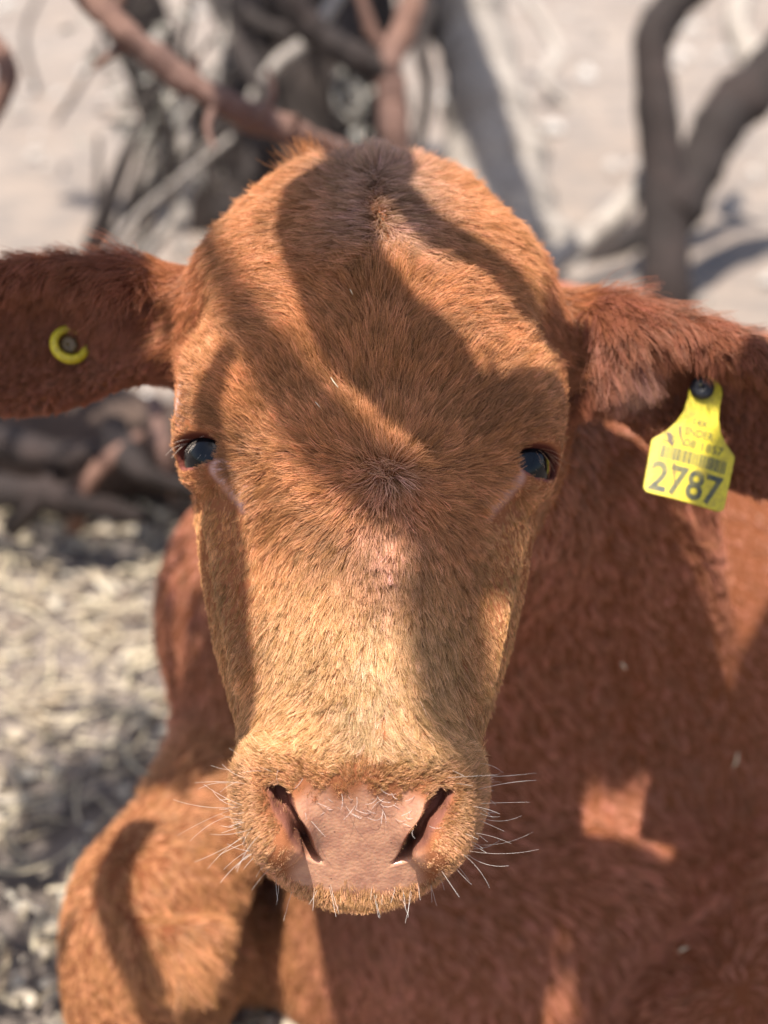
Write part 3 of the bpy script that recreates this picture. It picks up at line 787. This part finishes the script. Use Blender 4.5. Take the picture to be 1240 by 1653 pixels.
# leaf litter, dung crumbs and chips: far too many to count
def litter(name, n, region, size, mat, z=.004, flat=.25):
    v, f = [], []
    for k in range(n):
        x, y = region()
        if -.22 < x < 1.1 and .72 < y < 1.55 and x > -.05: continue
        s_ = size*random.lognormvariate(0, .45); a = random.uniform(0, 6.28); tl = random.gauss(0, .35); el = random.uniform(.35, .9)
        i = len(v); nn_ = 6
        for ring, (rr, hh) in enumerate(((1, 0), (.55, flat))):
            for j in range(nn_):
                t = 6.283*j/nn_+.4*random.random(); r_ = rr*s_*random.uniform(.75, 1.15)
                lx, ly = r_*math.cos(t), r_*math.sin(t)*el; lz = hh*s_+tl*lx*.6
                v.append((x+lx*math.cos(a)-ly*math.sin(a), y+lx*math.sin(a)+ly*math.cos(a), max(z+lz, -.01)))
        for j in range(nn_): f.append((i+j, i+(j+1) % nn_, i+nn_+(j+1) % nn_, i+nn_+j))
        f.append(tuple(i+nn_+j for j in range(nn_)))
    o = link(name, mesh_from(name, v, f), mat, smooth=False); tag(o, kind='stuff'); return o
def litter_mat(name, a, b, c):
    m = Mat(name); g = m.node('ShaderNodeNewGeometry')
    m.set(Base_Color=m.ramp(g.outputs['Random Per Island'], [(.2, a), (.55, b), (.9, c)]), Roughness=.8); return m.m
lm = litter_mat('dry_litter', (.36, .29, .21), (.46, .40, .31), (.17, .115, .08))
lm2 = litter_mat('pale_stone', (.40, .36, .32), (.50, .47, .43), (.28, .24, .205))
near = lambda: (random.uniform(-1.3, .1), random.uniform(.55, 1.75))
farr = lambda: (random.uniform(-2.2, 2.2), random.uniform(1.7, 6))
tag(litter('leaf_litter', 6500, near, .0060, lm, flat=.12), 'pale dry leaf litter scattered over the soil beside the calf', 'litter')
def straws(name, n, mat):
    v, f = [], []
    for k in range(n):
        x, y = near(); 
        if x > -.05 and y > .72: continue
        a = random.uniform(0, 6.28); L_ = random.uniform(.02, .075); w_ = random.uniform(.0010, .0022); z_ = random.uniform(.004, .018); cu_ = random.gauss(0, .35); tl = random.gauss(0, .12); i = len(v)
        for j in range(5):
            q = j/4-.5; a2 = a+cu_*q; cxx = x+math.cos(a)*L_*q-math.sin(a)*cu_*L_*q*q; cyy = y+math.sin(a)*L_*q+math.cos(a)*cu_*L_*q*q; zz = max(z_+tl*L_*q, .001)
            v += [(cxx-math.sin(a2)*w_, cyy+math.cos(a2)*w_, zz), (cxx, cyy, zz+w_), (cxx+math.sin(a2)*w_, cyy-math.cos(a2)*w_, zz)]
        for j in range(4):
            for c_ in (0, 1): f.append((i+3*j+c_, i+3*j+3+c_, i+3*j+4+c_, i+3*j+1+c_))
    o = link(name, mesh_from(name, v, f), mat); tag(o, kind='stuff'); return o
tag(straws('dry_straw', 2600, litter_mat('straw_litter', (.30, .235, .15), (.48, .40, .27), (.20, .145, .09))), 'dry straw and grass stalks strewn over the soil beside the calf', 'straw')
tag(litter('gravel', 420, farr, .018, lm2, flat=.5), 'pale gravel and chips strewn over the sandy ground behind', 'gravel')

# ------------------------------------------------------------------ trees and dead wood
def bark(name, a, b, c, scale=14):
    m = Mat(name)
    mp = m.node('ShaderNodeMapping'); mp.inputs['Scale'].default_value = (1, 1, .25); m.l.new(m.coord(), mp.inputs[0])
    n1 = m.noise(scale*3, 6, .7, mp.outputs[0], .6); n2 = m.noise(scale*.5, 3)
    col = m.mix(m.ramp(n2, [(.4, (0, 0, 0)), (.6, (1, 1, 1))]), m.ramp(n1, [(.35, a), (.65, b)]), c)
    m.set(Base_Color=col, Roughness=.85); m.bump(n1, .8, .01); return m.m
BK_RED = bark('red_bark', (.12, .058, .038), (.22, .115, .078), (.17, .095, .072))
BK_GREY = bark('grey_bark', (.20, .165, .138), (.50, .435, .37), (.32, .275, .235))
BK_DARK = bark('dark_bark', (.018, .012, .010), (.05, .034, .027), (.03, .021, .017))
BK_BROWN = bark('brown_bark', (.014, .008, .006), (.038, .022, .017), (.022, .014, .011))

def spline(pts, n):
    pts = np.array(pts, float); P0 = np.vstack([2*pts[0]-pts[1], pts, 2*pts[-1]-pts[-2]]); out = []
    for t in np.linspace(0, len(pts)-1-1e-6, n):
        i = int(t); u = t-i; a, b, c, d = P0[i:i+4]
        out.append(.5*((2*b)+(-a+c)*u+(2*a-5*b+4*c-d)*u*u+(-a+3*b-3*c+d)*u**3))
    return np.array(out)
def tube(name, pts, radii, mat, parent=None, n=40, seg=14, lump=.10):
    c = spline(pts, n); r = np.interp(np.linspace(0, 1, n), np.linspace(0, 1, len(radii)), radii)
    tn = unit(np.gradient(c, axis=0)); a = unit(np.cross(tn[0], [.31, .2, .93])); v = []
    ph = np.random.default_rng(abs(hash((round(float(c[0, 0]), 3), round(float(c[-1, 1]), 3)))) % 9999).uniform(0, 6.28, 8)
    for i in range(n):
        a = unit(a-tn[i]*(a@tn[i])); b = np.cross(tn[i], a)
        for j in range(seg):
            t = 6.28318*j/seg
            k = 1+lump*(math.sin(2*t+ph[0]+i*.35)*.6+math.sin(3*t+ph[1]-i*.5)*.4+math.sin(i*.9+ph[2])*.5+math.sin(i*2.1+ph[3]+t)*.4)
            v.append(c[i]+(a*math.cos(t)+b*math.sin(t))*r[i]*k)
    f = [(i*seg+j, i*seg+(j+1) % seg, (i+1)*seg+(j+1) % seg, (i+1)*seg+j) for i in range(n-1) for j in range(seg)]
    f += [tuple(range(seg))[::-1], tuple((n-1)*seg+j for j in range(seg))]
    return link(name, mesh_from(name, v, f), mat, parent)
def top(name, loc, label, cat, group=None):
    o = bpy.data.objects.new(name, None); COL.objects.link(o); o.location = (0, 0, 0); tag(o, label, cat, group); return o

# tree whose limbs reach over the calf: its shade makes the dapples
tree = top('thorn_tree', None, 'dark trunked thorn tree standing in shadow straight behind the calf', 'tree')
tube('trunk', [(-.20, 2.95, -.02), (-.15, 2.98, .4), (-.14, 3.0, .8), (-.12, 2.9, 1.7), (.0, 2.7, 2.3)], [.22, .17, .15, .11, .09], BK_DARK, tree, lump=.14)
tube('limb', [(-.36, 2.9, -.02), (-.46, 2.86, .35), (-.62, 2.8, .75), (-.85, 2.7, 1.3)], [.08, .065, .06, .045], BK_DARK, tree)
def over(pts, h): return [P(x, y, D)+SUN_TO*h for x, y, D in pts]
def clear_of_face(pts, margin, ear=.155):
    """keep the sprays whose shade misses the lit side of the head"""
    A_, B_ = head_world((0, -16, -5)), head_world((0, 18, -4)); out = []
    E_, F_ = (P(950, 545, .77), P(1330, 735, .755)) if ear > .1 else (P(1120, 690, .75), P(1100, 800, .75))
    for c in pts:
        d_ = 1.0
        for k in np.linspace(0, 1, 16):
            w = c-(E_+(F_-E_)*k); d_ = min(d_, np.linalg.norm(w-SUN_TO*(w@SUN_TO))+margin-ear)
        for k in np.linspace(0, 1, 24):
            w = c-(A_+(B_-A_)*k); d_ = min(d_, np.linalg.norm(w-SUN_TO*(w@SUN_TO)))
        if d_ > margin: out.append(c)
    return out
def limb_over(pts, h, radii, lead=None, mat=BK_BROWN):
    path = over(pts, h); path = ([np.array(q) for q in lead] if lead else [])+path
    return tube('limb', path, radii, mat, tree, n=60, lump=.07)
SHADES = [
  # forehead, across to the far eye
  ([(560, 130, .80), (528, 260, .70), (525, 380, .69), (590, 530, .675), (690, 650, .68), (800, 765, .69), (930, 880, .76)], .62, [.045, .03, .024, .0235, .024, .026, .026, .024, .02], [(-.12, 2.9, 1.7), (-.3, 1.6, 1.4)]),
  # narrow band at the far temple
  ([(560, 160, .80), (660, 325, .695), (746, 392, .69), (813, 465, .70), (885, 535, .71), (930, 600, .76)], .66, [.03, .02, .011, .0095, .0095, .010, .010, .01], [(-.12, 2.9, 1.7), (-.3, 1.5, 1.6)]),
  ([(300, 300, .76), (350, 420, .70), (410, 540, .68), (485, 670, .675), (570, 770, .665), (680, 860, .67), (820, 960, .7)], 1.5, [.008, .008, .011, .016, .018, .018, .018], None),
  # near cheek
  ([(375, 600, .69), (345, 700, .69), (345, 830, .69), (358, 1000, .68), (382, 1190, .67), (350, 1300, .7)], .62, [.005, .007, .014, .017, .012, .008], None),
  # far side of the nose, soft
  ([(860, 780, .70), (740, 900, .67), (730, 1040, .66), (745, 1160, .65), (800, 1300, .66)], 1.7, [.014, .018, .020, .020, .014], None),
]
for pts, h, rad, lead in SHADES: limb_over(pts, h, rad, lead)
# the rest of its crown: leafy sprays that shade the body
m = Mat('thorn_leaf'); g_ = m.node('ShaderNodeNewGeometry')
m.set(Base_Color=m.ramp(g_.outputs['Random Per Island'], [(.2, (.055, .085, .03)), (.8, (.11, .13, .05))]), Roughness=.6)
LEAF = m.m
def sprays(name, targets, n_each, spread, parent, leaf=.016, mat=LEAF):
    v, f = [], []
    for c in targets:
        for k in range(n_each):
            p_ = np.array(c)+rng.normal(0, 1, 3)*spread
            a = unit(rng.normal(0, 1, 3)); b = unit(np.cross(a, rng.normal(0, 1, 3))); s_ = leaf*rng.uniform(.7, 1.5)
            nn_ = np.cross(a, b)*s_*.12; i = len(v)
            v += [p_-a*s_, p_-b*s_*.36+nn_, p_+a*s_, p_+b*s_*.36+nn_]; f.append((i, i+1, i+2, i+3))
    o = link(name, mesh_from(name, v, f), mat, parent, smooth=False); tag(o, kind='stuff'); return o
limb_over([(1560, 900, 1.2), (1400, 1050, 1.1), (1260, 1180, 1.0), (1150, 1330, .95), (1120, 1560, .9)], 1.1, [.05, .045, .04, .035, .03, .02], [(-.12, 2.9, 1.7), (.1, 1.9, 1.75)])
body_t = [(1150, 960, 1.02), (1230, 1100, 1.0), (960, 1120, .97), (1090, 1200, .97), (1200, 1330, .95), (980, 1300, .93), (850, 1250, .92), (880, 1450, .92),
          (1050, 1450, .92), (1200, 1560, .90), (1020, 1620, .9), (800, 1600, .9), (1300, 1000, 1.05), (1320, 1300, 1.0), (1120, 1080, 1.0), (1180, 1450, .92), (1240, 1500, .92), (1280, 1620, .9),
          (1130, 1600, .9), (1240, 1230, .97), (1110, 1330, .95), (1050, 1560, .9), (1190, 1030, 1.0), (1180, 1520, .9), (1230, 1580, .88), (1170, 1630, .88), (1250, 1440, .93), (1230, 1650, .88), (1130, 1010, 1.0)]
sprays('crown', clear_of_face(over(body_t, 1.05), .15), 150, np.array([.032, .032, .04]), tree, .017)
# shade on the ground and log to the left, and on the dark trunk
far_t = [(60, 740, 1.8), (200, 760, 1.78), (150, 1130, 1.25), (190, 1180, 1.22), (110, 1200, 1.2), (20, 1480, 1.1), (480, 100, 3.0), (420, 250, 2.9), (540, 40, 3.1), (560, 200, 2.9), (450, 0, 3.2)]
limb_over([(960, 1275, .93), (1010, 1320, .93), (1080, 1390, .93), (1180, 1450, .93)], 1.0, [.018, .028, .03, .03])
low_t = [(1000, 1260, .93), (960, 1230, .93), (1040, 1250, .94), (1010, 1340, .93), (1060, 1330, .94), (960, 1330, .92), (980, 1410, .92), (1030, 1420, .92), (930, 1420, .91), (1000, 1490, .91), (940, 1500, .91), (1060, 1500, .91), (950, 1570, .9), (1020, 1570, .9), (900, 1570, .9), (960, 1640, .9), (900, 1640, .9), (1030, 1650, .9), (1190, 1290, .96), (1220, 1370, .95), (1180, 1400, .94), (1240, 1440, .93)]
sprays('crown', clear_of_face(over(low_t, 1.1), .105, .06), 70, np.array([.017, .017, .03]), tree, .016)
sprays('crown', clear_of_face(over(far_t, 1.3), .28), 150, np.array([.06, .06, .06]), tree, .020)
ear_shade_t = [(60, 500, .76), (150, 520, .76), (20, 590, .75), (110, 600, .76), (-40, 520, .75), (200, 540, .76), (170, 600, .76), (60, 640, .75)]
sprays('crown', over(ear_shade_t, .9), 42, np.array([.016, .016, .02]), tree, .013)  # unseen sprays added to the crown only to shade the button-tag ear
limb_over([(-330, 330, .9), (-150, 470, .8), (40, 540, .76), (170, 570, .76), (235, 590, .77)], .85, [.02, .016, .014, .012, .008])  # unseen limb added to shade the same ear
limb_over([(-200, 700, 1.9), (60, 750, 1.8), (330, 790, 1.75)], 1.4, [.05, .05, .04])
limb_over([(330, 1020, 1.3), (200, 1120, 1.24), (80, 1230, 1.18), (-60, 1330, 1.15)], .95, [.03, .03, .025, .02])
limb_over([(250, 1360, .97), (200, 1480, .93), (260, 1640, .9)], .9, [.013, .014, .012])

grey_tree = top('grey_tree', None, 'thick pale grey tree trunk behind the calf\'s poll, right of the dark trunk', 'tree')
tube('trunk', [P(842, 470, 2.82), P(826, 400, 2.84), P(805, 300, 2.86), P(785, 180, 2.88), P(766, 60, 2.9), P(756, -60, 2.9), P(770, -400, 2.9)], [.150, .120, .104, .090, .072, .064, .056], BK_GREY, grey_tree, n=60, lump=.10)
tube('limb', [P(770, 110, 2.9), P(725, 60, 2.92), P(680, 20, 2.95), P(640, -60, 3.0)], [.04, .034, .028, .02], BK_DARK, grey_tree)
tube('limb', [P(800, 260, 2.86), P(850, 215, 2.84), P(880, 205, 2.83)], [.03, .02, .006], BK_GREY, grey_tree, n=14)

fork = top('forked_tree', None, 'slim dark brown forked tree rising above the tagged ear', 'tree')
D_ = 2.45
tube('trunk', [P(1078, 640, D_+.15), P(1078, 480, D_), P(1074, 380, D_), P(1070, 260, D_), P(1058, 150, D_), P(1052, 70, D_), P(1085, 10, D_), P(1150, -60, D_), P(1230, -220, D_)], [.05, .046, .042, .038, .036, .034, .034, .033, .03], BK_BROWN, fork)
tube('limb', [P(1085, 350, D_), P(1120, 280, D_+.03), P(1170, 190, D_+.05), P(1240, 120, D_+.08), P(1400, -60, D_+.1)], [.048, .046, .048, .050, .045], BK_BROWN, fork)
tube('limb', [P(1235, 130, D_+.3), P(1190, 40, D_+.35), P(1215, -60, D_+.4)], [.030, .026, .02], BK_GREY, fork)

sap = top('thorn_shrub', None, 'reddish branch arching up from behind the calf\'s head to the upper left', 'shrub')
tube('stem', [P(760, 560, 1.75), P(640, 330, 1.55), P(510, 232, 1.42), P(400, 186, 1.35), P(300, 130, 1.32), P(215, 62, 1.3), P(130, -20, 1.3), P(20, -150, 1.3)], [.018, .016, .0145, .0135, .0130, .0125, .012, .011], BK_RED, sap, n=90, lump=.15)
tube('twig', [P(275, 112, 1.32), P(262, 85, 1.31), P(270, 74, 1.31)], [.005, .004, .001], BK_RED, sap, n=8)
for (a, b_, c_, r_) in (((350, 160), (335, 205), (345, 240), .005), ((225, 72), (190, 80), (150, 112), .006), ((420, 195), (440, 150), (432, 110), .005), ((180, 30), (200, -10), (215, -60), .006), ((300, 130), (318, 108), (312, 90), .004), ((470, 215), (480, 196), (476, 186), .004)):
    tube('twig', [P(*a, 1.33), P(*b_, 1.32), P(*c_, 1.31)], [r_, r_*.8, r_*.4], BK_RED, sap, n=12, seg=7)
sap2 = top('sapling', None, 'orange brown sapling forking above the poll, in front of the dark trunk', 'sapling')
tube('stem', [P(650, 700, 2.2), P(646, 330, 2.0), P(640, 235, 1.95), P(632, 150, 1.93), P(625, 105, 1.92), P(650, 55, 1.92), P(668, -10, 1.93), P(690, -160, 1.95)], [.026, .024, .023, .020, .022, .018, .017, .015], BK_RED, sap2, n=60)
tube('limb', [P(625, 108, 1.92), P(570, 92, 1.91), P(515, 55, 1.90), P(470, 5, 1.88), P(430, -120, 1.86)], [.020, .021, .021, .020, .018], BK_BROWN, sap2)
tube('limb', [P(634, 95, 1.92), P(600, 50, 1.9), P(580, -20, 1.88)], [.010, .009, .008], BK_RED, sap2)

log = tube('fallen_log', [(-1.6, 1.72, .055), (-1.0, 1.68, .075), (-.6, 1.66, .07), (-.2, 1.68, .06)], [.06, .075, .08, .07], bark('log_bark', (.040, .024, .016), (.12, .072, .048), (.06, .038, .028)), lump=.22)
for (a, b_, c_, r_) in (((-30, 700), (90, 735), (210, 720), .018), ((120, 850), (150, 770), (230, 700), .013), ((180, 690), (230, 760), (330, 800), .016), ((20, 850), (70, 800), (110, 715), .014), ((-60, 790), (80, 800), (230, 835), .020), ((250, 650), (262, 720), (280, 800), .011)):
    tube('stub', [P(*a, 1.66), P(*b_, 1.60), P(*c_, 1.64)], [r_, r_*.9, r_*.5], BK_BROWN if r_ > .013 else BK_RED, log, n=16, seg=8, lump=.2)
tag(log, 'dark fallen log lying on the litter below the ear with the button tag', 'log')
br = tube('fallen_branch', [P(900, 455, 2.75), P(980, 405, 2.8), P(1060, 360, 2.9), P(1130, 330, 3.0)], [.02, .028, .026, .02], BK_DARK)
tag(br, 'dark dead branch lying on the pale ground beside the forked tree', 'branch')
# twiggy dry shrub left of the dark trunk
dry = top('dry_shrub', None, 'leafless grey shrub of thin twigs at the upper left, behind the reddish branch', 'shrub')
r2 = np.random.default_rng(5)
rootp = np.array([-.50, 2.35, -.01])
for k in range(13):
    e = P(r2.uniform(140, 400), r2.uniform(-40, 260), r2.uniform(2.1, 2.5)); mid = (rootp+e)/2+r2.normal(0, .05, 3)
    tube('twig', [rootp+r2.normal(0, .03, 3)*[1, 1, 0], mid, e], [.011, .009, .004], BK_DARK if k % 3 else BK_GREY, dry, n=14, seg=6)
m = Mat('grey_leaf'); g_ = m.node('ShaderNodeNewGeometry')
m.set(Base_Color=m.ramp(g_.outputs['Random Per Island'], [(.2, (.16, .14, .11)), (.8, (.34, .31, .26))]), Roughness=.6); GL = m.m
sprays('leaves', [P(r2.uniform(150, 370), r2.uniform(20, 300), r2.uniform(2.1, 2.5)) for _ in range(20)], 9, np.array([.03, .03, .035]), dry, .014, GL)
sprays('leaves', [P(r2.uniform(560, 625), r2.uniform(120, 240), r2.uniform(2.3, 2.6)) for _ in range(5)], 9, np.array([.02, .02, .03]), sap2, .017, GL)
for k, (pts, r0) in enumerate((([(330, -30, 2.6), (375, 60, 2.55), (420, 140, 2.5), (470, 260, 2.5)], .016), ([(560, -30, 2.5), (500, 60, 2.48), (440, 110, 2.5), (380, 200, 2.5)], .012), ([(300, 90, 2.45), (340, 180, 2.45), (330, 260, 2.45), (390, 370, 2.4)], .010),
        ([(250, 60, 2.45), (290, 170, 2.4), (300, 300, 2.4), (290, 420, 2.4)], .012), ([(180, 50, 2.5), (240, 110, 2.5), (300, 130, 2.5), (380, 230, 2.5)], .009), ([(600, -40, 2.7), (560, 40, 2.7), (545, 130, 2.7), (580, 260, 2.7)], .03), ([(420, -40, 2.7), (400, 60, 2.7), (430, 160, 2.7), (400, 300, 2.7)], .028),
        ([(370, 10, 2.6), (450, 50, 2.6), (530, 60, 2.6), (600, 120, 2.6)], .014), ([(700, -30, 2.75), (680, 60, 2.7), (690, 150, 2.7), (670, 260, 2.7)], .016), ([(90, 200, 2.6), (140, 120, 2.6), (165, 60, 2.6), (160, -20, 2.6)], .005), ([(60, 150, 3.2), (40, 60, 3.2), (70, -20, 3.2)], .006))):
    tube('branch', [P(*q) for q in pts], [r0, r0*1.05, r0*.9, r0*.6], BK_DARK if k % 2 == 0 or k > 4 else BK_GREY, dry, n=22, seg=8)
for k, (pts, r0, txt) in enumerate((([(-60, 40, 1.5), (6, 95, 1.5), (4, 150, 1.5), (-50, 240, 1.5)], .012, 'short reddish branch curving in at the upper left edge'), ([(840, -20, 4.2), (900, 80, 4.1), (880, 130, 4.0), (930, 180, 4.0)], .018, 'thin grey stick lying far off between the grey trunk and the forked tree'),
        ([(870, 440, 2.5), (935, 395, 2.55), (1010, 330, 2.6), (1060, 250, 2.62)], .022, 'crooked grey dead stick leaning against the forked tree'))):
    o = tube('dead_stick', [P(*q) for q in pts], [r0, r0, r0, r0*.7], (BK_RED, BK_GREY, BK_GREY)[k], n=24, seg=10); tag(o, txt, 'stick')
# bits of straw caught in the coat
m = Mat('straw'); m.set(Base_Color=(.72, .62, .42), Roughness=.6); STRAW = m.m
for k, (a, b, txt) in enumerate((((536, 612), (548, 630), 'pale straw bit on the forehead left of the whorl'), ((566, 472), (570, 481), 'tiny pale chaff speck on the upper forehead'), ((512, 655), (519, 664), 'tiny straw speck above the button tag side of the whorl'),
        ((1002, 1056), (1010, 1066), 'pale chaff flake on the shaded neck'), ((1186, 1206), (1180, 1232), 'thin straw stalk on the shaded shoulder'), ((1108, 1548), (1122, 1542), 'pale chaff crumb on the folded knee in shade'))):
    pa, _ = on_view(*a); pb, _ = on_view(*b); na, nb_ = grad(np.array([pa, pb]))
    lift_ = .004 if k < 3 else .008
    o = tube('straw_bit', [pa+na*lift_, (pa+pb)/2+na*(lift_+.0008), pb+nb_*lift_], [.00018, .0003, .00015] if k < 3 else [.0005, .0009, .0004], STRAW, n=8, seg=6)
    tag(o, txt, 'straw', 'straw bits caught in the coat')
